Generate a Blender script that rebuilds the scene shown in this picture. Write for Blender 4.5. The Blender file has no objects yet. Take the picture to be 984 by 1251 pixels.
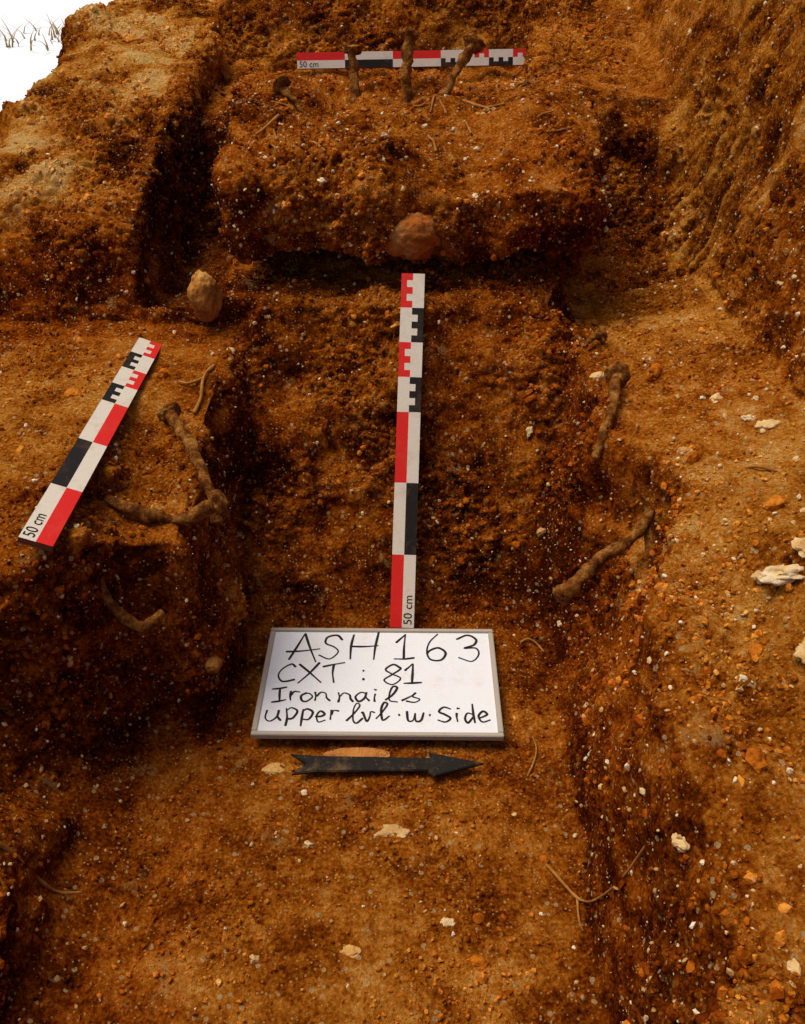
import bpy, math, numpy as np
from mathutils import Vector, Matrix
from mathutils.bvhtree import BVHTree
rng=np.random.default_rng(7)
sc=bpy.context.scene
# ------------------------------------------------------------------ noise
def _h(ix,iy,iz,s):
    n=(ix*73856093)^(iy*19349663)^(iz*83492791)^(s*2654435761)
    n=n&0xffffffff
    n=((n>>13)^n)*0x5bd1e995&0xffffffff
    n=((n>>15)^n)*0x27d4eb2d&0xffffffff
    return ((n>>8)&0xffff).astype(np.float32)/32767.5-1.0
def vn(P,s=0):
    P=np.asarray(P,dtype=np.float64); I=np.floor(P).astype(np.int64); F=(P-I).astype(np.float32)
    w=F*F*F*(F*(F*6-15)+10); r=0
    for dx in (0,1):
        wx=w[:,0] if dx else 1-w[:,0]
        for dy in (0,1):
            wy=w[:,1] if dy else 1-w[:,1]
            for dz in (0,1):
                wz=w[:,2] if dz else 1-w[:,2]
                r=r+wx*wy*wz*_h(I[:,0]+dx,I[:,1]+dy,I[:,2]+dz,s)
    return r
def fbm(P,o=3,s=0):
    r=0;a=1.0;t=0
    for k in range(o):
        r=r+a*vn(P*(2.03**k)+k*17.3,s+k);t+=a;a*=.5
    return r/t
def worley(P,s=0):
    """clod relief: rounded-angular lumps, each cell with its own height"""
    I=np.floor(P).astype(np.int64); F=(P-I).astype(np.float32)
    best=np.full(len(P),9.,np.float32); sec=best.copy(); amp=np.zeros(len(P),np.float32)
    for dx in (-1,0,1):
        for dy in (-1,0,1):
            for dz in (-1,0,1):
                a,b,c=I[:,0]+dx,I[:,1]+dy,I[:,2]+dz
                h1=_h(a,b,c,s)*.42; h2=_h(a,b,c,s+101)*.42; h3=_h(a,b,c,s+202)*.42
                d=np.sqrt((dx+.5+h1-F[:,0])**2+(dy+.5+h2-F[:,1])**2+(dz+.5+h3-F[:,2])**2)
                m=d<best; sec=np.where(m,best,np.minimum(sec,d)); amp=np.where(m,h1*h2*5.7+.5*(h3/.42),amp); best=np.where(m,d,best)
    return np.clip((sec-best)*2.2,0,1),np.clip(.5+.5*amp,0,1)
RM=np.array([[.36,.48,-.8],[-.8,.6,0],[.48,.64,.6]])
def ss(a,b,t):
    t=np.clip((t-a)/(b-a),0,1); return t*t*(3-2*t)
def lerp(a,b,t): return a+(b-a)*t
# ------------------------------------------------------------------ terrain heights
def H(x,y):
    P=np.stack([x*7,y*7,np.zeros_like(x)],1)
    x0,y0=x,y
    x=x+.022*fbm(P,3,3)+.006*vn(P*5,5); y=y+.022*fbm(P,3,9)+.006*vn(P*5,8)
    zm=np.interp(y,[-.5,.93,.97,1.05,1.15,1.25,1.31,1.36,1.5,1.8,2.06,2.12,2.3,2.6,3],
                   [0,0,.03,.118,.23,.345,.360,.345,.36,.45,.50,.51,.74,.74,.45])
    zslot=np.interp(y,[1.25,1.30,1.5,1.62,1.72,1.85,2.06,2.12,2.3,2.6,3],[.345,.315,.305,.32,.49,.51,.515,.53,.74,.74,.45])
    zm=np.where((y>1.25),lerp(zm,zslot,1-ss(-.30,-.27,x)),zm)
    # left bench
    eb=np.interp(x,[-.9,-.6,-.40,-.35,-.31,-.2],[.58,.62,.70,.75,.795,.80])
    bl=lerp(.30,np.interp(y,[.8,.9,1.1],[.255,.265,.30]),ss(-.36,-.30,x))
    zl=np.interp(x,[-1.2,-.75,-.6,-.45,-.35,-.27],[.45,.42,.32,.18,.035,0])
    left=lerp(bl,zl,1-ss(eb-.06,eb,y))
    hill=np.interp(y,[1.23,1.27,1.34,1.40,1.52,1.7,2.2,2.6,3.0],[.3,.31,.42,.455,.49,.535,.615,.62,.45])
    hill=lerp(.38,hill,np.maximum(ss(-.80,-.655,x),1-ss(1.4,1.6,y)))
    leftb=np.where(y>1.23,hill,left)
    slot=ss(-.40,-.37,x)
    left=np.where(y>1.27,lerp(leftb,zm,slot),leftb)
    z=lerp(left,zm,ss(-.240,-.215,x))
    # right bench
    xb=np.interp(y,[.3,.94,1.3],[.175,.20,.238])
    xe=np.interp(y,[.2,.5,.68,.78,.9,.98,1.1,1.3],[.230,.230,.245,.30,.335,.262,.258,.272])
    br=np.interp(y,[0,.4,.65,1.3,1.5,1.62,1.75,1.9,2.15,2.3],[.20,.25,.29,.295,.290,.33,.54,.57,.62,.75])+(.25+.45*(1-ss(.65,.9,y)))*np.maximum(x-.31,0)*(y<1.4)
    t=np.clip((x-xb)/(xe-xb),0,1); t=lerp(t,t*t*(3-2*t),.75)
    zr=lerp(zm,br,t)
    d=((x-.255)/.07)**2+((y-.85)/.085)**2
    zr=lerp(zr,np.minimum(zr,.165+.25*(x-.2)),1-ss(.75,1.0,d))
    z=np.where(x>.1,zr,z)
    z=lerp(z,.98,ss(.475,.60,x)*.75+.25*ss(.5,.85,x))
    e=np.minimum.reduce([x0+1.2,1.2-x0,y0+.5,3-y0])
    z=lerp(.45,z,ss(0,.2,e))
    return z
xs=np.linspace(-1.2,1.2,481); ys=np.linspace(-.5,3.0,701)
X,Y=np.meshgrid(xs,ys); nx,ny=len(xs),len(ys)
Z=H(X.ravel(),Y.ravel())
V=np.stack([X.ravel(),Y.ravel(),Z],1)
idx=np.arange(nx*ny).reshape(ny,nx)
F=np.stack([idx[:-1,:-1],idx[:-1,1:],idx[1:,1:],idx[1:,:-1]],-1).reshape(-1,4).tolist()
per=np.concatenate([idx[0,:-1],idx[:-1,-1],idx[-1,:0:-1],idx[:0:-1,0]])
low=V[per].copy(); low[:,2]=-.2; n0=len(V); V=np.vstack([V,low]); m=len(per)
for i in range(m):
    j=(i+1)%m; F.append([int(per[i]),n0+i,n0+j,int(per[j])])
F.append([n0+i for i in range(m)][::-1])
# block of soil that overhangs the slope
prof=np.array([(1.47,.372),(1.38,.372),(1.315,.386),(1.300,.43),(1.314,.485),(1.37,.528),(1.50,.552),(1.63,.563),(1.8,.55),(2.06,.49),(2.06,.33),(1.6,.28),(1.5,.28)])
bx=np.linspace(-.264,.298,48); nb=len(V); BV=[]; NB=len(bx)
for i,xx in enumerate(bx):
    q=prof.copy(); e=max(0,1-min(i,NB-1-i)/2.5)
    wv=np.array([0,.6,1,1,1,.8,.3,0,0,0,0,0,0])
    q[:,0]+=wv*(.022*e*e+.012*math.sin(xx*23)+.008*math.sin(xx*61+1)+.03*max(0,xx-.2)*3)
    q[1:4,1]+=np.array([1,1,.5])*(.03*ss(.05,.28,np.array(xx))+.006*math.sin(xx*37))
    q[4:8,1]-=.006*e*e
    q[4:8,1]+=.008*math.sin(xx*29+2)
    BV.append(np.column_stack([np.full(len(q),xx),q]))
BV=np.vstack(BV); V=np.vstack([V,BV]); L=len(prof)
for i in range(NB-1):
    for j in range(L):
        a=nb+i*L+j;b=nb+i*L+(j+1)%L
        F.append([a,b,b+L,a+L])
F.append([nb+j for j in range(L)][::-1]); F.append([nb+(NB-1)*L+j for j in range(L)])
me=bpy.data.meshes.new("tmp"); me.from_pydata(V.tolist(),[],F)
tmp=bpy.data.objects.new("tmp",me); sc.collection.objects.link(tmp)
md=tmp.modifiers.new("r","REMESH"); md.mode='VOXEL'; md.voxel_size=.0039
dg=bpy.context.evaluated_depsgraph_get(); ev=tmp.evaluated_get(dg); em=ev.to_mesh()
n=len(em.vertices); co=np.empty(n*3,np.float32); em.vertices.foreach_get('co',co); co=co.reshape(-1,3).astype(np.float64)
nl=len(em.loops); li=np.empty(nl,np.int32); em.loops.foreach_get('vertex_index',li)
print("REMESH",n,len(em.polygons))
Q=li.reshape(-1,4)
ev.to_mesh_clear(); bpy.data.objects.remove(tmp); bpy.data.meshes.remove(me)
keep=(co[Q[:,0],2]>-.04)
c0=co[Q[:,0]]; keep&=(np.abs(c0[:,0])<1.195)&(c0[:,1]<2.995)&(c0[:,1]>-.495)
Q=Q[keep]; used=np.unique(Q); mp=-np.ones(n,np.int64); mp[used]=np.arange(len(used)); Q=mp[Q]; co=co[used]
def vnorm(co,Q):
    a=co[Q[:,2]]-co[Q[:,0]]; b=co[Q[:,3]]-co[Q[:,1]]; fn=np.cross(a,b)
    N=np.zeros_like(co)
    for k in range(4):
        for c in range(3): N[:,c]+=np.bincount(Q[:,k],fn[:,c],len(co))
    return N/(np.linalg.norm(N,axis=1,keepdims=True)+1e-12)
def smooth(A,Q,it):
    cnt=np.zeros(len(A))
    for k in range(4): cnt+=np.bincount(Q[:,k],minlength=len(A))*2
    for _ in range(it):
        S=np.zeros_like(A)
        for k in range(4):
            for o in (1,3):
                nb_=Q[:,(k+o)%4]
                for c in range(A.shape[1]): S[:,c]+=np.bincount(Q[:,k],A[nb_,c],len(A))
        A=lerp(A,S/cnt[:,None],.6)
    return A
co=smooth(co,Q,2); N=vnorm(co,Q)
if N[:,2].mean()<0: Q=Q[:,::-1]; N=-N
Ns=smooth(N,Q,6); Ns/=np.linalg.norm(Ns,axis=1,keepdims=True)+1e-9
x,y,z=co.T
up=Ns[:,2]
floor=(1-ss(.02,.07,z))*(np.abs(x)<.4)
rb=ss(.24,.32,x)*(1-ss(.46,.52,x))*(y<1.4)*ss(.5,.9,up)
rbf=rb*(1-ss(.62,.85,y))
lb=(x<-.25)*(y<1.27)*(z>.22)*ss(.5,.9,up)
block=(x>-.29)*(x<.32)*(y>1.27)*(y<1.9)*ss(.36,.39,z)
rw=ss(.44,.50,x)*(z>.28)
rough=1-.80*floor-.62*rb+.22*rbf-.6*lb-.30*rw
bd=(np.abs(x+.03)<.2)*(y>.64)*(y<.96)*(z<.08)
rough=np.where(bd,.10,rough)
cr=co@RM.T
patch=ss(-.25,.35,fbm(cr*9,3,15)); pr=.25+.9*patch
wp=cr+.006*np.stack([vn(cr*60,201),vn(cr*60,202),vn(cr*60,203)],1)
w1,a1=worley(wp*42,11); w2,a2=worley(wp*95+5.5,12)
d=.024*fbm(cr*7,2,20)*np.clip(rough,.2,1)
d+=.014*fbm(cr*19,3,30)*rough
d+=.0068*(w1**.6)*a1*rough*pr
d+=.0044*(w2**.6)*a2*(.22+.78*rough)*pr
d+=.0038*vn(cr*150,47)*(.3+.7*rough)*pr
# trowel and pick marks scored down the right-hand wall
swp=.02*fbm(cr*8,2,70)
sp=np.stack([x*12,(y*.95+z*.30+swp)*52,(z*.95-y*.30)*6],1)
strk=fbm(sp,3,60)
d+=rw*(.0065*strk)*(.3+1.2*ss(-.3,.4,fbm(cr*5,2,71)))
co2=co+Ns*d[:,None]
Nf=vnorm(co2,Q)
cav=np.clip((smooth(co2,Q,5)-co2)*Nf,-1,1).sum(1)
# dryness, with some shade painted in: dusty upward faces pale, freshly cut faces moist
n1=fbm(cr*4,3,80); n2=fbm(cr*16,3,90); n3=fbm(cr*45,2,95)
dry_shade=.30+.13*ss(.2,.95,Nf[:,2])+.17*n1+.30*n2+.18*n3-np.clip(cav*45,-.16,.2)+.14*(a1-.45)*rough+.14*(a2-.45)  # cav term makes hollows darker and raised lumps paler
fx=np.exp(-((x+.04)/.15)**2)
dry_shade+=floor*(.09*fx-.08)
dry_shade+=.15*rb+.08*lb
dry_shade+=rw*(.12+.50*strk*ss(-.4,.4,fbm(cr*5,2,71))+.15*n2)
dry_shade+=ss(1.30,1.42,y)*(x<-.42)*(.10+.6*n1+.4*n2)  # pale ochre hill, its sunlit patches put into the colour
dry_shade-=.10*((y>.93)&(y<1.32)&(x>-.26)&(x<.24)&(z<.36))
dry_shade-=.10*((x<-.2)&(y<.85)&(z<.25)&(z>.015))
dry_shade-=.12*((x<-.2)&(y>1.22)&(y<1.34))  # shade along the left back wall's foot put into the colour
wallr=ss(.15,.18,x)*(1-ss(.24,.29,x))*(1-ss(.5,.85,up)); dry_shade-=.10*wallr
dry_shade-=.17*((y>1.28)&(y<1.78)&(((x>.30)&(x<.46))|((x<-.26)&(x>-.40))))  # painted shade in the slots on both sides of the block
dry_shade-=.22*((y>1.29)&(y<1.5)&(np.abs(x)<.27)&(z<.37))  # painted shadow in the cavity beneath the block
dry_shade=np.clip(dry_shade,0,1)
red=.62+.5*fbm(cr*3.2,2,120)+.2*block+.25*((x<-.2)&((y<.85)|((y>1.2)&(y<1.4))))+.15*wallr-.3*rb-.2*rw-.15*((x<-.4)&(y>1.42))
red=np.clip(red,0,1)
def mkmesh(name,co,Q,smoothf=True,attrs={}):
    me=bpy.data.meshes.new(name); k=Q.shape[1]
    me.vertices.add(len(co)); me.vertices.foreach_set('co',np.ascontiguousarray(co,dtype=np.float32).ravel())
    me.loops.add(Q.size); me.loops.foreach_set('vertex_index',np.ascontiguousarray(Q,dtype=np.int32).ravel())
    me.polygons.add(len(Q)); me.polygons.foreach_set('loop_start',np.arange(0,Q.size,k,dtype=np.int32))
    me.update(calc_edges=True)
    me.polygons.foreach_set('use_smooth',np.full(len(Q),smoothf))
    for a,v in attrs.items():
        at=me.attributes.new(a,'FLOAT','POINT'); at.data.foreach_set('value',np.ascontiguousarray(v,dtype=np.float32))
    me.update()
    return me
def obj(name,me,mat=None,parent=None):
    o=bpy.data.objects.new(name,me); sc.collection.objects.link(o)
    if mat is not None: me.materials.append(mat)
    if parent: o.parent=parent
    return o
# ------------------------------------------------------------------ materials
class NT:
    def __init__(s,name):
        s.m=bpy.data.materials.new(name); s.m.use_nodes=True; s.t=s.m.node_tree; s.b=s.t.nodes['Principled BSDF']
    def n(s,ty,**k):
        nd=s.t.nodes.new(ty)
        for a,b in k.items(): setattr(nd,a,b)
        return nd
    def l(s,a,b): s.t.links.new(a,b)
    def math(s,op,a,b=None,c=None):
        nd=s.t.nodes.new('ShaderNodeMath'); nd.operation=op
        for i,v in enumerate((a,b,c)):
            if v is None: continue
            if isinstance(v,(int,float)): nd.inputs[i].default_value=v
            else: s.l(v,nd.inputs[i])
        return nd.outputs[0]
    def ramp(s,f,els):
        nd=s.t.nodes.new('ShaderNodeValToRGB'); s.l(f,nd.inputs[0]); e=nd.color_ramp.elements
        while len(e)<len(els): e.new(.5)
        for q,(p,c) in zip(e,els): q.position=p; q.color=(*c,1) if len(c)==3 else c
        return nd.outputs[0]
    def mix(s,f,a,b,mode='MIX'):
        nd=s.t.nodes.new('ShaderNodeMix'); nd.data_type='RGBA'; nd.blend_type=mode
        for i,v in ((0,f),(6,a),(7,b)):
            if isinstance(v,(int,float)): nd.inputs[i].default_value=v
            elif isinstance(v,tuple): nd.inputs[i].default_value=(*v,1)
            else: s.l(v,nd.inputs[i])
        return nd.outputs[2]
    def noise(s,sc_,det=4,rough=.6,vec=None):
        nd=s.n('ShaderNodeTexNoise'); nd.inputs['Scale'].default_value=sc_; nd.inputs['Detail'].default_value=det; nd.inputs['Roughness'].default_value=rough
        s.l(vec if vec is not None else s.oc(),nd.inputs['Vector']); return nd.outputs['Fac']
    def oc(s):
        if not hasattr(s,'_oc'): s._oc=s.n('ShaderNodeTexCoord').outputs['Object']
        return s._oc
    def vor(s,sc_,feat='F1'):
        nd=s.n('ShaderNodeTexVoronoi'); nd.feature=feat; nd.inputs['Scale'].default_value=sc_; s.l(s.oc(),nd.inputs['Vector']); return nd
    def attr(s,a): return s.n('ShaderNodeAttribute',attribute_name=a).outputs['Fac']
    def bump(s,h,dist,strength=1,prev=None):
        nd=s.n('ShaderNodeBump'); nd.inputs['Distance'].default_value=dist; nd.inputs['Strength'].default_value=strength
        s.l(h,nd.inputs['Height'])
        if prev is not None: s.l(prev,nd.inputs['Normal'])
        return nd.outputs[0]
SR=[(0,(.055,.010,.0008)),(.25,(.205,.043,.002)),(.5,(.46,.136,.009)),(.75,(.69,.275,.032)),(1,(.82,.49,.14))]
def redshift(s,col): return s.mix(1.0,col,s.ramp(s.attr('red'),[(0,(1.0,1.05,1.1)),(.5,(1,.93,.95)),(1,(.93,.71,.62))]),'MULTIPLY')
def soil():
    s=NT("excavated_soil"); b=s.b
    at=s.attr('dry_shade')
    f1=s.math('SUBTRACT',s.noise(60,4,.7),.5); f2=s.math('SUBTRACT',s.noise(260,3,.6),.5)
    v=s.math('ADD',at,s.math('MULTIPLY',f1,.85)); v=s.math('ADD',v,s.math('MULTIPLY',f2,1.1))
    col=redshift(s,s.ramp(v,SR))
    for sc_,r,pr_,cc in ((95,.24,.80,(.66,.44,.20)),(230,.28,.70,(.64,.38,.13))):
        vo=s.vor(sc_); dist=s.math('ADD',vo.outputs['Distance'],s.math('MULTIPLY',f2,.35))
        sep=s.n('ShaderNodeSeparateColor'); s.l(vo.outputs['Color'],sep.inputs[0])
        mk=s.math('MULTIPLY',s.math('LESS_THAN',dist,r),s.math('GREATER_THAN',sep.outputs[0],pr_))
        col=s.mix(s.math('MULTIPLY',mk,.75),col,cc)
    bl=s.math('MULTIPLY',s.ramp(s.noise(19,6,.75),[(.60,(0,0,0)),(.67,(1,1,1))]),.45)
    col=s.mix(bl,col,(.70,.40,.12))
    s.l(col,b.inputs['Base Color']); b.inputs['Roughness'].default_value=1; b.inputs['Specular IOR Level'].default_value=.0
    s.l(s.bump(s.noise(150,6,.75),.013,1),b.inputs['Normal']); return s.m
M_soil=soil()
def grain(name,ramp,bs=300,bd=.002,rs=False):
    s=NT(name); at=s.attr('rnd')
    v=s.math('ADD',at,s.math('MULTIPLY',s.math('SUBTRACT',s.noise(180,3),.5),.6))
    c=s.ramp(v,ramp)
    if rs: c=redshift(s,c)
    s.l(c,s.b.inputs['Base Color']); s.b.inputs['Roughness'].default_value=.97; s.b.inputs['Specular IOR Level'].default_value=.03
    s.l(s.bump(s.noise(bs,4),bd),s.b.inputs['Normal']); return s.m
M_crumb=grain("soil_crumb",SR,rs=True)
M_lime=grain("limestone",[(0,(.46,.22,.06)),(.5,(.66,.44,.18)),(1,(.80,.68,.44))])
M_stone=grain("ochre_stone",[(0,(.19,.065,.012)),(.5,(.44,.18,.035)),(1,(.66,.39,.12))],90,.005)
M_red=grain("red_stone",[(0,(.17,.04,.006)),(.5,(.36,.10,.015)),(1,(.52,.23,.06))],70,.007)
def iron():
    s=NT("corroded_iron"); v=s.noise(75,6,.7)
    s.l(s.ramp(v,[(.3,(.05,.016,.005)),(.45,(.17,.052,.009)),(.56,(.37,.14,.022)),(.72,(.58,.31,.08))]),s.b.inputs['Base Color'])
    s.b.inputs['Roughness'].default_value=.97; s.b.inputs['Specular IOR Level'].default_value=.05; s.l(s.bump(s.noise(170,6,.7),.008),s.b.inputs['Normal']); return s.m
M_iron=iron()
def flat(name,c,rough=.5,dirt=.25,dc=(.35,.17,.05),lo=.52,hi=.75,spec=.12):
    s=NT(name); f=s.ramp(s.noise(26,7,.75),[(lo,(0,0,0)),(hi,(1,1,1))]); col=s.mix(s.math('MULTIPLY',f,dirt),c,dc)
    g=s.ramp(s.noise(420,2,.5),[(.66,(0,0,0)),(.72,(1,1,1))]); col=s.mix(s.math('MULTIPLY',g,dirt*.9),col,dc)
    s.l(col,s.b.inputs['Base Color']); s.b.inputs['Roughness'].default_value=rough; s.b.inputs['Specular IOR Level'].default_value=spec
    s.l(s.bump(s.noise(300,3),.0006,.5),s.b.inputs['Normal']); return s.m
M_w=flat("cream_paint",(.69,.60,.46),dirt=.38); M_r=flat("red_paint",(.66,.020,.014)); M_k=flat("black_paint",(.016,.013,.010),dirt=.22); M_side=flat("worn_wood_edge",(.16,.05,.025))
M_board=flat("whiteboard",(.76,.75,.73),.35,.36,(.5,.34,.18),.53,.8); M_frame=flat("aluminium_frame",(.40,.34,.26),.45,.5); M_ink=flat("marker_ink",(.022,.014,.011),.6,.03)
M_arrow=flat("arrow_black_paint",(.014,.011,.008),.55,.5,(.24,.13,.04),.52,.7); M_root=flat("root_bark",(.42,.18,.035),.9,.7,(.15,.05,.006),.4,.6)
M_glare=flat("glare_sheet",(.88,.88,.86),.6,.05)  # plain white standing in for overexposed ground
# ------------------------------------------------------------------ terrain object
tm=mkmesh("terrain",co2,Q,True,{'dry_shade':dry_shade,'red':red}); terrain=obj("terrain",tm,M_soil)
bvh=BVHTree.FromPolygons(co2.tolist(),Q.tolist())
def drop(x,y,z0=1.2):
    h=bvh.ray_cast(Vector((x,y,z0)),Vector((0,0,-1))); return h[0].z if h[0] else 0
R=300; a=1.19
gv=[(-R,-R,.45),(R,-R,.45),(R,R,.45),(-R,R,.45),(-a,-.49,.45),(a,-.49,.45),(a,2.99,.45),(-a,2.99,.45)]
gm=bpy.data.meshes.new("ground"); gm.from_pydata(gv,[],[(0,1,5,4),(1,2,6,5),(2,3,7,6),(3,0,4,7)])
s=NT("dry_ground"); s.l(s.ramp(s.noise(1.5,8,.7),[(.3,(.32,.2,.08)),(.7,(.6,.48,.28))]),s.b.inputs['Base Color']); s.b.inputs['Roughness'].default_value=1
obj("ground",gm,s.m)
# ------------------------------------------------------------------ scattered grains (one mesh each)
import bmesh
def ico(sub):
    bm=bmesh.new(); bmesh.ops.create_icosphere(bm,subdivisions=sub,radius=1)
    v=np.array([q.co[:] for q in bm.verts]); f=np.array([[q.index for q in p.verts] for p in bm.faces]); bm.free(); return v,f
def rotm(n):
    q=rng.normal(size=(n,4)); q/=np.linalg.norm(q,axis=1,keepdims=True); w,x,y,z=q.T
    return np.stack([1-2*(y*y+z*z),2*(x*y-z*w),2*(x*z+y*w),2*(x*y+z*w),1-2*(x*x+z*z),2*(y*z-x*w),2*(x*z-y*w),2*(y*z+x*w),1-2*(x*x+y*y)],1).reshape(-1,3,3)
fc=co2[Q].mean(1); fnn=Nf[Q[:,0]]
fa=np.linalg.norm(np.cross(co2[Q[:,2]]-co2[Q[:,0]],co2[Q[:,3]]-co2[Q[:,1]]),axis=1)
inreg=(fc[:,1]>.2)&(fc[:,1]<2.4)&(fc[:,0]>-1)&(fc[:,0]<.8)
bdm=(np.abs(fc[:,0]+.03)<.15)&(fc[:,1]>.72)&(fc[:,1]<.93)&(fc[:,2]<.06)
fdry_shade=dry_shade[Q[:,0]]; fred=red[Q[:,0]]; fpat=patch[Q[:,0]]; fblock=block[Q[:,0]]; frb=rb[Q[:,0]]; frough=rough[Q[:,0]]; frw=rw[Q[:,0]]; fflo=floor[Q[:,0]]
def scatter(name,cnt,smin,smax,pw,sub,mat,rnd,weight,jit=.35,sink=.25):
    w=fa*weight*inreg*(~bdm); w=w/w.sum(); k=rng.choice(len(fc),cnt,p=w)
    v,f=ico(sub); s=smin+(smax-smin)*rng.random(cnt)**pw
    A=rng.uniform(.55,1.3,(cnt,3)); Rm=rotm(cnt)
    vv=v[None]*(1+jit*rng.uniform(-1,1,(cnt,len(v),1)))*A[:,None]*s[:,None,None]
    vv=np.einsum('nij,nkj->nki',Rm,vv)
    p=fc[k]+rng.normal(0,.0015,(cnt,3))+fnn[k]*(s*(1-2*sink))[:,None]*.5
    vv=vv+p[:,None]
    ff=f[None]+(np.arange(cnt)*len(v))[:,None,None]
    m=mkmesh(name,vv.reshape(-1,3),ff.reshape(-1,3),False,{'rnd':np.repeat(rnd(k,cnt),len(v)),'red':np.repeat(fred[k],len(v))}); return obj(name,m,mat)
near=1/(.45+fc[:,1]**2*.5)
scatter("soil_crumbs",75000,.0006,.0029,4.2,1,M_crumb,lambda k,c:np.clip(fdry_shade[k]+rng.normal(-.05,.10,c),0,1),near*(.35+np.clip(fnn[:,2],0,1))*(.3+fpat)*(1-.6*frw))
scatter("soil_gravel",22000,.0012,.0054,3.2,1,M_crumb,lambda k,c:np.clip(fdry_shade[k]+rng.normal(.0,.10,c),0,1),(.02+frough**2)*(.15+fpat)*(1-.6*frw),.3,.4)
scatter("soil_clods",1100,.003,.010,3.5,2,M_crumb,lambda k,c:np.clip(fdry_shade[k]+rng.normal(0,.05,c)-.08,0,1),(.08+frough)*(.1+fpat)*(1-.6*frw),.25,.45)
scatter("limestone_grit",15500,.0006,.0034,3.3,1,M_lime,lambda k,c:rng.random(c)**1.4,near*(.5+2.4*fblock+.8*frb+.6*frough+.9*frw-.25*fflo),.35,.4)
scatter("limestone_pebbles",540,.0022,.0065,3,2,M_lime,lambda k,c:rng.random(c)**1.6,near*(.2+1.3*frb+2.4*fblock+1.1*frw),.3,.6)
# ------------------------------------------------------------------ individual stones
def stone(name,loc,rad,mat,seed,r=.5,amp=.22,rotz=0,sub=4):
    v,f=ico(sub); d_=1+amp*fbm(v*1.3+seed*7.1,3,seed)+amp*.25*vn(v*5+seed,seed+5)+amp*.1*vn(v*13+seed,seed+6)
    v=v*d_[:,None]*np.array(rad); c,s_=math.cos(rotz),math.sin(rotz); v=v@np.array([[c,s_,0],[-s_,c,0],[0,0,1]])
    m=mkmesh(name,v,f,True,{'rnd':np.full(len(v),r)+.35*vn(v*60,seed)}); o=obj(name,m,mat); o.location=loc; return o
stone("rounded_stone",(.010,1.322,.424),(.046,.040,.036),M_red,3,.55,.25,sub=5)
stone("ochre_stone",(-.290,1.262,.352),(.023,.022,.036),M_stone,5,.40,.22,sub=5)
def gstone(x,y,rx,ry,rz,mat,seed,r,amp=.3,rz_=0,nm="limestone_piece",lift=0): stone(nm,(x,y,drop(x,y)-rz*.35+lift),(rx,ry,rz),mat,seed,r,amp,rz_,4)
for a_ in [(.365,.655,.027,.011,.006,M_lime,11,.6,.9,.2),(.345,.665,.013,.008,.004,M_lime,41,.5,.8,.6),(.375,.668,.010,.010,.004,M_lime,45,.4,.8,.6),(.43,.93,.015,.010,.006,M_lime,12,.5,.8,.5),(.415,.95,.008,.006,.005,M_lime,22,.5,.7,0),
           (-.008,.607,.016,.010,.004,M_lime,13,.5,.7,.1),(.045,.50,.008,.005,.004,M_lime,14,.4,.5,0),(-.05,.47,.011,.006,.004,M_stone,15,.8,.5,0),
           (.352,.565,.015,.010,.005,M_lime,16,.3,.8,.7),(.355,.505,.014,.011,.006,M_stone,17,.9,.7,.7),(.33,.90,.010,.008,.006,M_lime,18,.3,.5,0),
           (.222,.435,.007,.008,.005,M_lime,19,.4,.6,0),(.27,1.12,.011,.008,.006,M_lime,20,.3,.5,.3),(.40,1.02,.012,.008,.006,M_lime,21,.4,.5,.9),
           (-.25,1.20,.008,.007,.006,M_lime,23,.3,.4,.9),(-.15,.69,.013,.009,.004,M_stone,24,.95,.5,.1)]:
    gstone(*a_)
gstone(.335,.425,.024,.036,.008,M_stone,31,.95,.4,-.3,"pale_stone")
gstone(-.055,.708,.040,.010,.004,M_red,33,.75,.25,.0,"pottery_sherd",.003)
gstone(-.225,.77,.011,.010,.009,M_stone,34,.3,.3,0,"ochre_stone")
# ------------------------------------------------------------------ tubes: nails and roots
def crom(P,k):
    P=np.array(P,float); P=np.vstack([2*P[0]-P[1],P,2*P[-1]-P[-2]]); out=[]
    for i in range(1,len(P)-2):
        for t in np.linspace(0,1,k,endpoint=False):
            a,b,c,d_=P[i-1:i+3]; out.append(.5*((2*b)+(-a+c)*t+(2*a-5*b+4*c-d_)*t*t+(-a+3*b-3*c+d_)*t**3))
    out.append(P[-2]); return np.array(out)
def tube(P,r0,r1,seed,amp,k=14,seg=14):
    C=crom(P,k); n_=len(C); Tn=np.gradient(C,axis=0); Tn/=np.linalg.norm(Tn,axis=1,keepdims=True)
    ref=np.array([.3,.2,.93]); 
    if abs(Tn[0]@ref)>.8: ref=np.array([1,.1,0.])
    A=np.cross(Tn,ref); A/=np.linalg.norm(A,axis=1,keepdims=True); B=np.cross(Tn,A)
    th=np.linspace(0,2*math.pi,seg,endpoint=False); r=np.linspace(r0,r1,n_)
    D=A[:,None]*np.cos(th)[None,:,None]+B[:,None]*np.sin(th)[None,:,None]
    q=(C[:,None]+D*r[:,None,None]).reshape(-1,3); nn=(1+amp*fbm(q*80,3,seed)+amp*.5*vn(q*30,seed+9)).reshape(n_,seg,1)
    v=(C[:,None]+D*r[:,None,None]*nn).reshape(-1,3)
    f=[]
    for i in range(n_-1):
        for j in range(seg): f.append([i*seg+j,i*seg+(j+1)%seg,(i+1)*seg+(j+1)%seg,(i+1)*seg+j])
    v=np.vstack([v,C[0],C[-1]])
    for j in range(seg): f.append([len(v)-2,(j+1)%seg,j]); f.append([len(v)-1,(n_-1)*seg+j,(n_-1)*seg+(j+1)%seg])
    return v,f,-Tn[0]
def addmesh(name,v,f,mat):
    m=bpy.data.meshes.new(name); m.from_pydata(np.asarray(v).tolist(),[],[list(map(int,q)) for q in f]); m.polygons.foreach_set('use_smooth',[True]*len(m.polygons)); return obj(name,m,mat)
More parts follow.
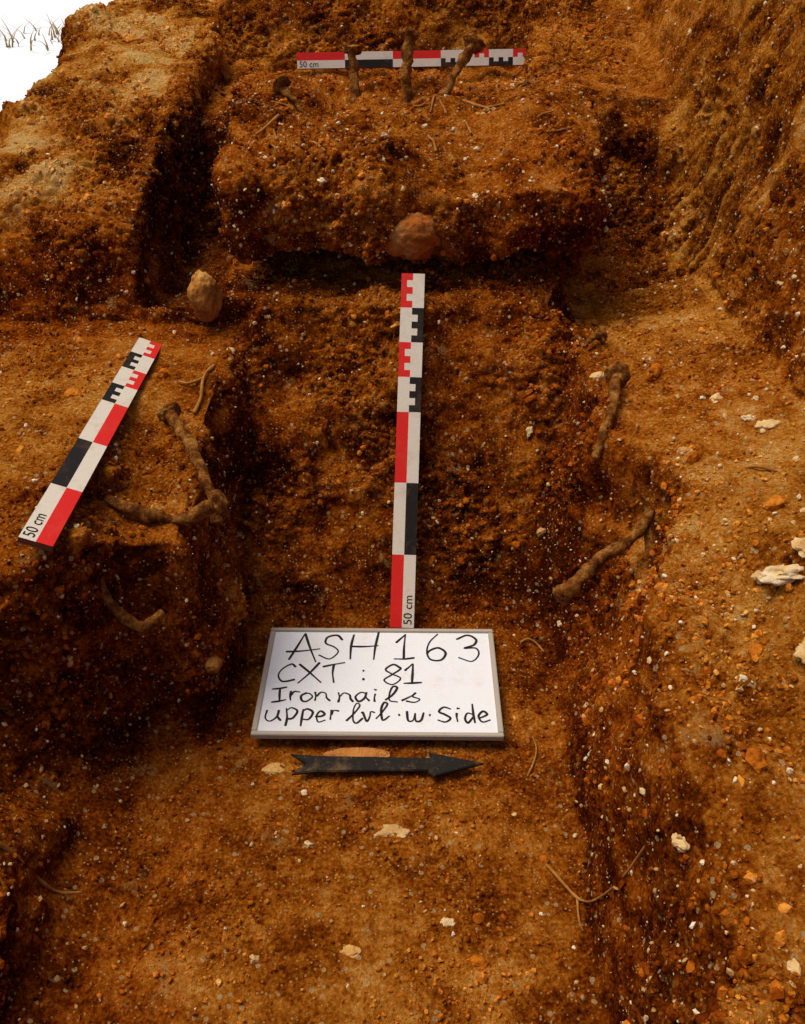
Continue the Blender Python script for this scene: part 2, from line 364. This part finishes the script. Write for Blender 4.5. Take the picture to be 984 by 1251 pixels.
def nail(P,r0=.0065,r1=.0035,hr=.014,seed=1,amp=.7,name="iron_nail"):
    v,f,ax=tube(P,r0*.98,r1*.98,seed,amp,18)
    if hr:
        hr*=1.02
        iv,if_=ico(4); ax=ax/np.linalg.norm(ax); h=iv*hr; along=(h@ax)
        h=h-np.outer(along*.60,ax); h*= (1+.4*fbm(iv*1.9+seed,3,seed))[:,None]; h=h+np.array(P[0])
        f=f+(if_+len(v)).tolist(); v=np.vstack([v,h])
    return addmesh(name,v,f,M_iron)
nail([(-.192,1.555,.586),(-.172,1.535,.568),(-.148,1.51,.54)],.0075,.005,.016,1)
nail([(-.081,1.655,.622),(-.08,1.64,.59),(-.080,1.605,.54)],.008,.0065,.016,2)
nail([(.011,1.66,.644),(.006,1.63,.595),(.008,1.585,.52)],.0095,.008,.015,3)
nail([(.118,1.67,.630),(.095,1.64,.600),(.048,1.575,.54)],.009,.007,.018,4)
def clampz(pts,lo=.001,hi=.014):
    o=[]
    for a_,b_,c_ in pts:
        g_=drop(a_,b_); o.append((a_,b_,min(max(c_,g_+lo),g_+hi) if abs(g_-c_)<.05 else c_))
    return o
nail(clampz([(-.297,1.014,.330),(-.280,.98,.318),(-.262,.95,.310),(-.245,.915,.292),(-.225,.875,.270),(-.216,.852,.238)]),.008,.006,.014,5)
nail(clampz([(-.205,.832,.282),(-.25,.832,.275),(-.30,.83,.270),(-.335,.845,.262)],.003,.016),.008,.0055,.014,6)
nail(clampz([(.2885,1.095,.335),(.278,1.06,.322),(.268,1.02,.31),(.255,.98,.29),(.24,.955,.262)],.003,.018),.008,.006,.016,7)
nail(clampz([(.288,1.214,.322),(.275,1.208,.312),(.262,1.20,.30)]),.006,.005,.012,8)
nail([(.178,.775,.192),(.205,.795,.205),(.231,.82,.212),(.265,.84,.220),(.295,.876,.240)],.009,.0065,.012,9)
nail([(.305,.80,.215),(.30,.825,.20),(.29,.85,.215),(.292,.88,.24)],.006,.005,0,13)
nail([(.229,1.2,.292),(.233,1.18,.265),(.238,1.15,.225)],.006,.004,0,10)
nail([(.20,1.60,.575),(.235,1.57,.562),(.275,1.55,.53)],.005,.004,.011,12)
nail([(-.325,.82,.262),(-.335,.782,.258),(-.328,.755,.228),(-.308,.738,.200),(-.282,.730,.186),(-.265,.75,.19)],.0065,.005,0,14,.6)
def root(P,r0,r1,seed):
    v,f,_=tube(P,r0,r1,seed,.5,12,8); return addmesh("root",v,f,M_root)
def groot(pts,r0,r1,seed,lift=.001): root([(a_,b_,drop(a_,b_)+lift+c_) for a_,b_,c_ in pts],r0,r1,seed)
groot([(.152,.566,0),(.160,.552,.003),(.168,.540,.002),(.180,.522,.003),(.19,.505,.002),(.205,.487,.003),(.223,.466,0)],.0016,.0009,22)
groot([(.178,.525,0),(.175,.50,.004),(.178,.49,.0)],.0012,.0008,31)
groot([(-.40,.50,.0),(-.375,.51,.003),(-.345,.512,.004),(-.32,.52,-.002)],.0028,.0014,23)
groot([(.38,.845,0),(.395,.84,.004),(.408,.83,.0)],.0022,.0015,24)
groot([(.16,.90,0),(.17,.905,.003),(.18,.90,.003),(.19,.88,.002)],.0014,.001,27)
groot([(.145,.68,0),(.155,.70,.003),(.16,.72,.003),(.158,.74,.001)],.0012,.0009,28)
groot([(.10,1.60,.002),(.13,1.55,.003),(.16,1.52,.002)],.0025,.002,29)
groot([(-.19,1.48,.002),(-.21,1.44,.003),(-.225,1.42,.002)],.0025,.002,30)
groot([(-.262,1.14,.0),(-.268,1.10,.004),(-.266,1.06,.004),(-.270,1.03,.002)],.0026,.002,32)
groot([(-.268,1.10,.002),(-.285,1.085,.004),(-.30,1.09,.002)],.002,.0015,33)
for i in range(14):
    x_=rng.uniform(-.23,.25); y_=rng.uniform(1.36,1.62); an=rng.uniform(0,3.1); l_=rng.uniform(.008,.022)
    groot([(x_+l_*t*math.cos(an),y_+l_*t*math.sin(an),rng.uniform(0,.003)) for t in (-1,-.3,.4,1)],.002,.0013,40+i)
# ------------------------------------------------------------------ scale rods
def rod(name,bottom,top,facing,red_left=True,W=.033,T=.007):
    """local: x across width, y along length (0 = '50 cm' end), z = face normal"""
    Ln=.5; cols=[0,.25,.5,.75,1]; V_=[];F_=[];Mi=[]
    for j in range(51):
        for c in cols: V_.append(((c-.5)*W,j*.01,T))
    def cell(j,c):
        half=0 if c<2 else 1
        rl=0 if red_left else 1; bk=1-rl
        if j<10: return 1 if half==rl else 0
        if j<20: return 2 if half==bk else 0
        if j<30: return 1 if half==rl else 0
        k=(j-30)//5; r=(j-30)%5; want=bk if k%2==0 else rl; mt=2 if k%2==0 else 1
        if half!=want: return 0
        outer=(c==0 or c==3); 
        return mt if (outer or r%2==0) else 0
    for j in range(50):
        for c in range(4):
            a_=j*5+c; F_.append((a_,a_+1,a_+6,a_+5)); Mi.append(cell(j,c))
    b0=len(V_); h=W/2
    V_+=[(-h,0,0),(h,0,0),(h,Ln,0),(-h,Ln,0)]
    F_+=[(b0+3,b0+2,b0+1,b0)]+[(b0,b0+1,4,3,2,1,0),tuple([b0+1,b0+2]+[j*5+4 for j in range(50,-1,-1)]),tuple([b0+2,b0+3]+[250+c for c in range(5)]),tuple([b0+3,b0]+[j*5 for j in range(51)])]
    Mi+=[3]*5
    m=bpy.data.meshes.new("rod_body"); m.from_pydata(V_,[],F_)
    for q in (M_w,M_r,M_k,M_side): m.materials.append(q)
    m.polygons.foreach_set('material_index',Mi)
    e=bpy.data.objects.new(name,None); sc.collection.objects.link(e)
    body=bpy.data.objects.new("rod_body",m); sc.collection.objects.link(body); body.parent=e
    cu=bpy.data.curves.new("t",'FONT'); cu.body="50 cm"; cu.size=.0165; cu.align_x='LEFT'; cu.align_y='CENTER'
    to=bpy.data.objects.new("t",cu); sc.collection.objects.link(to)
    tmsh=bpy.data.meshes.new_from_object(to.evaluated_get(bpy.context.evaluated_depsgraph_get())); bpy.data.objects.remove(to)
    tmsh.materials.clear(); tmsh.materials.append(M_k)
    tx=bpy.data.objects.new("rod_lettering",tmsh); sc.collection.objects.link(tx); tx.parent=e
    tx.location=((.25 if red_left else -.25)*W,.004,T+.0004); tx.rotation_euler=(0,0,math.pi/2)
    B=Vector(bottom);Tp=Vector(top); yv=(Tp-B).normalized(); zv=Vector(facing); zv=(zv-yv*zv.dot(yv)).normalized(); xv=yv.cross(zv)
    Mx=Matrix((xv,yv,zv)).transposed().to_4x4(); Mx.translation=B; e.matrix_world=Mx; return e
rod("scale_rod",(-.001,.925,.008),(.0154,1.249,.390),(.0,-.7,.75),True)
rod("scale_rod",(-.359,.70,.318),(-.364,1.195,.303),(.38,0,1),False)
rod("scale_rod",(-.22,2.085,.541),(.281,2.085,.549),(0,-.93,.40),True,.031)
# ------------------------------------------------------------------ notice board
be=bpy.data.objects.new("notice_board",None); sc.collection.objects.link(be)
BW,BH=.300,.190
def box(name,x0,x1,y0,y1,z0,z1,mat,par,bev=.0008):
    bm=bmesh.new(); bmesh.ops.create_cube(bm,size=1)
    for v in bm.verts: v.co=Vector(((x0+x1)/2+v.co.x*(x1-x0),(y0+y1)/2+v.co.y*(y1-y0),(z0+z1)/2+v.co.z*(z1-z0)))
    bmesh.ops.bevel(bm,geom=bm.edges[:],offset=bev,segments=2,affect='EDGES')
    m=bpy.data.meshes.new(name); bm.to_mesh(m); bm.free(); return obj(name,m,mat,par)
box("panel",.004,BW-.004,.004,BH-.004,0,.0045,M_board,be,.0003)
fw=.0065
box("frame_bottom",0,BW,0,fw,-.001,.007,M_frame,be); box("frame_top",0,BW,BH-fw,BH,-.001,.007,M_frame,be)
box("frame_left",0,fw,fw+.0002,BH-fw-.0002,-.001,.0068,M_frame,be); box("frame_right",BW-fw,BW,fw+.0002,BH-fw-.0002,-.001,.0068,M_frame,be)
G={'A':[[(-.05,0),(.25,.55),(.5,1.05)],[(.5,1.05),(.8,.5),(1.1,-.1)],[(-.2,.30),(.5,.33),(1.25,.42)]],
'S':[[(1.0,.82),(.65,1.0),(.15,.88),(.15,.6),(.6,.48),(.9,.25),(.5,-.02),(-.1,.12)]],
'Z':[[(.95,.74),(.4,.82),(.05,.58),(.5,.38),(.9,.17),(.5,-.08),(-.05,.05)]],
'H':[[(.05,1),(.0,.5),(.04,-.03)],[(.98,1.15),(.93,.5),(.90,0)],[(-.05,.48),(.5,.50),(1,.58)]],
'1':[[(.0,.68),(.5,1.05)],[(.5,1.05),(.46,.5),(.44,.0)],[(-.05,-.02),(.5,.0),(1.05,.05)]],
'6':[[(.75,1.08),(.3,.75),(.05,.35),(.2,.02),(.7,-.02),(.98,.25),(.7,.48),(.3,.42),(.08,.25)]],
'3':[[(-.02,.88),(.5,1.05),(.95,.85),(.75,.62),(.30,.50),(.85,.48),(1.02,.2),(.6,-.04),(-.05,.08)]],
'C':[[(1,.85),(.65,1.03),(.1,.7),(.02,.3),(.4,-.02),(1.05,.12)]],
'X':[[(-.05,1),(.5,.48),(1.1,-.08)],[(1.0,1.08),(.5,.45),(-.05,-.1)]],
'T':[[(-.2,.9),(.5,.97),(1.25,1.05)],[(.52,.97),(.46,.5),(.50,-.05)]],
':':[[(0,.72),(.2,.64)],[(0,.24),(.2,.16)]],
'8':[[(.92,.88),(.5,1.05),(.08,.8),(.45,.55),(.98,.28),(.5,-.04),(.03,.2),(.5,.52),(.98,.82),(.86,.94)]],
'I':[[(-.1,.98),(.5,1),(1.15,1.05)],[(.55,1),(.48,.5),(.5,0)],[(-.1,-.03),(.5,0),(1.1,.06)]],
'r':[[(.05,.66),(.12,.3),(.08,-.02)],[(.1,.35),(.4,.62),(1.0,.58)]],
'o':[[(.5,.62),(.03,.4),(.15,.03),(.6,-.03),(.98,.3),(.75,.60),(.42,.58)]],
'n':[[(.03,.64),(.12,.3),(.06,-.02)],[(.1,.35),(.42,.64),(.78,.5),(.8,.2),(1.0,-.02)]],
'a':[[(.88,.55),(.4,.64),(.02,.3),(.3,-.03),(.72,.2),(.86,.55)],[(.86,.6),(.82,.25),(1.1,-.02)]],
'i':[[(.3,.58),(.22,.25),(.5,-.02)],[(.4,.9),(.7,.86)]],
'l':[[(.05,.1),(.6,.55),(.9,1.0),(.55,1.08),(.35,.6),(.4,.08),(1.0,.03)]],
's':[[(-.05,.05),(.5,.4),(.72,.66)],[(.72,.66),(.55,.4),(.98,.2),(.7,-.04),(.2,.03)]],
'u':[[(.0,.62),(.0,.2),(.35,-.03),(.8,.25),(.87,.62)],[(.87,.62),(.85,.25),(1.1,-.02)]],
'P':[[(.05,.78),(.1,.2),(.06,-.35)],[(.05,.60),(.5,.80),(1.0,.55),(.7,.12),(.1,.10)]],
'e':[[(.03,.26),(.6,.33),(.93,.48),(.5,.68),(.03,.35),(.35,-.03),(1.1,.1)]],
'L':[[(-.1,.08),(.45,.5),(.95,1.05),(.65,1.22),(.38,.75),(.42,.12),(.75,-.02),(1.2,.25)]],
'v':[[(-.1,.5),(.12,.52),(.4,.0),(.7,.3),(.95,.6),(1.25,.5)]],
'w':[[(.0,.6),(.1,.0),(.45,.05),(.55,.5)],[(.55,.5),(.6,.0),(.92,.05),(1.1,.6)]],
'd':[[(.85,.5),(.3,.58),(.02,.2),(.4,-.03),(.85,.3)],[(.92,1.15),(.84,.5),(1.0,-.02)]],
'.':[[(0,.45),(.3,.36)]]}
rows=[(.307,.063,[('A',.106,.205),('S',.24,.325),('H',.365,.485),('1',.565,.645),('6',.69,.785),('3',.84,.93)]),
(.528,.366,[('C',.067,.137),('X',.160,.240),('T',.27,.335),(':',.43,.436),('8',.518,.588),('1',.608,.672)]),
(.699,.583,[('I',.062,.110),('r',.13,.17),('o',.177,.222),('n',.232,.295),('n',.330,.39),('a',.402,.455),('i',.475,.495),('l',.53,.575),('s',.60,.67)]),
(.868,.740,[('u',.05,.100),('P',.124,.170),('P',.19,.234),('e',.25,.285),('r',.305,.34),('L',.378,.425),('v',.435,.475),('L',.495,.54),('.',.585,.590),('w',.615,.68),('.',.708,.713),('Z',.745,.795),('i',.815,.835),('d',.850,.890),('e',.905,.945)])]
iv,if_=[],[]; zc=0
for yb,yt,gl in rows:
    for ch,x0,x1 in gl:
        hh=(yb-yt)*BH; an=rng.normal(0,.05); sc1=rng.uniform(.95,1.10); dy=rng.normal(0,.0009)
        for st in G[ch]:
            pts=np.array([((x1-x0)*BW*(p[0]-.5),hh*(p[1]-.5)) for p in st])*sc1
            pts=pts@np.array([[math.cos(an),math.sin(an)],[-math.sin(an),math.cos(an)]])+np.array([(x0+x1)/2*BW,(1-(yb+yt)/2)*BH+dy])
            pts=pts+rng.normal(0,.00045,pts.shape)
            C=crom(pts,8) if len(pts)>2 else np.linspace(pts[0],pts[1],6)
            tn=np.gradient(C,axis=0); tn/=np.linalg.norm(tn,axis=1,keepdims=True)+1e-9
            C=np.vstack([C[0]-tn[0]*.0007,C,C[-1]+tn[-1]*.0007]); tn=np.vstack([tn[0],tn,tn[-1]])
            wd=.0013*(1+.25*np.sin(np.linspace(0,5,len(C))+len(iv))) ; wd[0]*=.5; wd[-1]*=.5
            if yb<.6: wd=wd*1.1
            nn=np.stack([-tn[:,1],tn[:,0]],1); o_=len(iv); zc+=1
            for q in range(len(C)):
                for sg in (-1,1): iv.append((*(C[q]+nn[q]*wd[q]*sg),.0047+.000004*(zc%40)))
            for q in range(len(C)-1): if_.append((o_+2*q,o_+2*q+1,o_+2*q+3,o_+2*q+2))
lm=bpy.data.meshes.new("handwriting"); lm.from_pydata(iv,[],if_); obj("handwriting",lm,M_ink,be)
be.location=(-.180,.722,.016); be.rotation_euler=(math.radians(-.8),0,math.radians(-.6))
# ------------------------------------------------------------------ direction arrow
out=[(0,.0145),(.020,0.0),(.004,-.0145),(.028,-.0115),(.160,-.0095),(.166,-.018),(.225,0.001),(.162,.0165),(.164,.0085),(.028,.0115)]
bm=bmesh.new(); vs=[bm.verts.new((a_,b_,0)) for a_,b_ in out]; f_=bm.faces.new(vs); f_.normal_update()
if f_.normal.z<0: bmesh.ops.reverse_faces(bm,faces=[f_])
r_=bmesh.ops.extrude_face_region(bm,geom=[f_]); 
for v in [g for g in r_['geom'] if isinstance(g,bmesh.types.BMVert)]: v.co.z+=.004
bmesh.ops.recalc_face_normals(bm,faces=bm.faces[:])
bmesh.ops.bevel(bm,geom=[e for e in bm.edges if e.verts[0].co.z>.003 and e.verts[1].co.z>.003],offset=.0009,segments=2,affect='EDGES')
am=bpy.data.meshes.new("north_arrow"); bm.to_mesh(am); bm.free()
ar=obj("north_arrow",am,M_arrow); ar.location=(-.131,.687,.010); ar.rotation_euler=(0,0,0)
# ------------------------------------------------------------------ added white sheet for overexposed ground and dry grass outside the trench
g=60; v=[]
for j in range(g+1):
    for i in range(g+1):
        v.append((-7+6.22*i/g,1.55+9*j/g,0))
v=np.array(v); v[:,2]=.44+.02*np.abs(fbm(v*1.5,3,70)); 
q=np.arange((g+1)**2).reshape(g+1,g+1); f=np.stack([q[:-1,:-1],q[:-1,1:],q[1:,1:],q[1:,:-1]],-1).reshape(-1,4)
v[:,2]=np.where((v[:,0]<-1.25)|(v[:,1]>3.05),v[:,2]+.03,v[:,2])
v[:,2]+=.03
obj("glare_sheet",mkmesh("glare_sheet",v,f),M_glare)
gv=[];gf=[]
for i in range(70):
    x_=rng.uniform(-1.3,-.9); y_=rng.uniform(2.7,3.1); h=rng.uniform(.02,.06); an=rng.uniform(0,6.28); w=.003; b=np.array([x_,y_,.475])
    dx=np.array([math.cos(an),math.sin(an),0]); sd=np.array([-dx[1],dx[0],0])*w; o_=len(gv)
    for k in range(4):
        t=k/3; c=b+dx*h*1.4*t*t+np.array([0,0,h*t]); gv+= [c-sd*(1-t*.9),c+sd*(1-t*.9)]
    for k in range(3): gf.append((o_+2*k,o_+2*k+1,o_+2*k+3,o_+2*k+2))
gmh=bpy.data.meshes.new("dry_grass"); gmh.from_pydata([tuple(q) for q in gv],[],gf); obj("dry_grass",gmh,flat("dry_grass",(.30,.22,.09),.8,.4))
# ------------------------------------------------------------------ camera and light
cam=bpy.data.cameras.new("camera"); cam.sensor_fit='VERTICAL'; cam.sensor_height=24; cam.lens=24*1100/1251; cam.clip_start=.02; cam.clip_end=1000
cobj=bpy.data.objects.new("camera",cam); sc.collection.objects.link(cobj); cobj.location=(0,0,.85); cobj.rotation_euler=(math.radians(55),0,0); sc.camera=cobj
sd=Vector((-.42,.14,1.0)).normalized(); el=math.asin(sd.z); az=math.atan2(sd.x,sd.y)
sl=bpy.data.lights.new("sun",'SUN'); sl.energy=2.3; sl.angle=math.radians(32); sl.color=(1,.93,.83)
so=bpy.data.objects.new("sun",sl); sc.collection.objects.link(so); so.rotation_euler=sd.to_track_quat('Z','Y').to_euler()
w=bpy.data.worlds.new("World"); sc.world=w; w.use_nodes=True; nt=w.node_tree; sk=nt.nodes.new('ShaderNodeTexSky'); sk.sky_type='NISHITA'; sk.sun_disc=False; sk.sun_elevation=el; sk.sun_rotation=az
sk.dust_density=4; sk.air_density=.8
nt.links.new(sk.outputs[0],nt.nodes['Background'].inputs[0]); nt.nodes['Background'].inputs[1].default_value=.13
sc.view_settings.view_transform='Standard'; sc.view_settings.look='None'; sc.view_settings.exposure=0
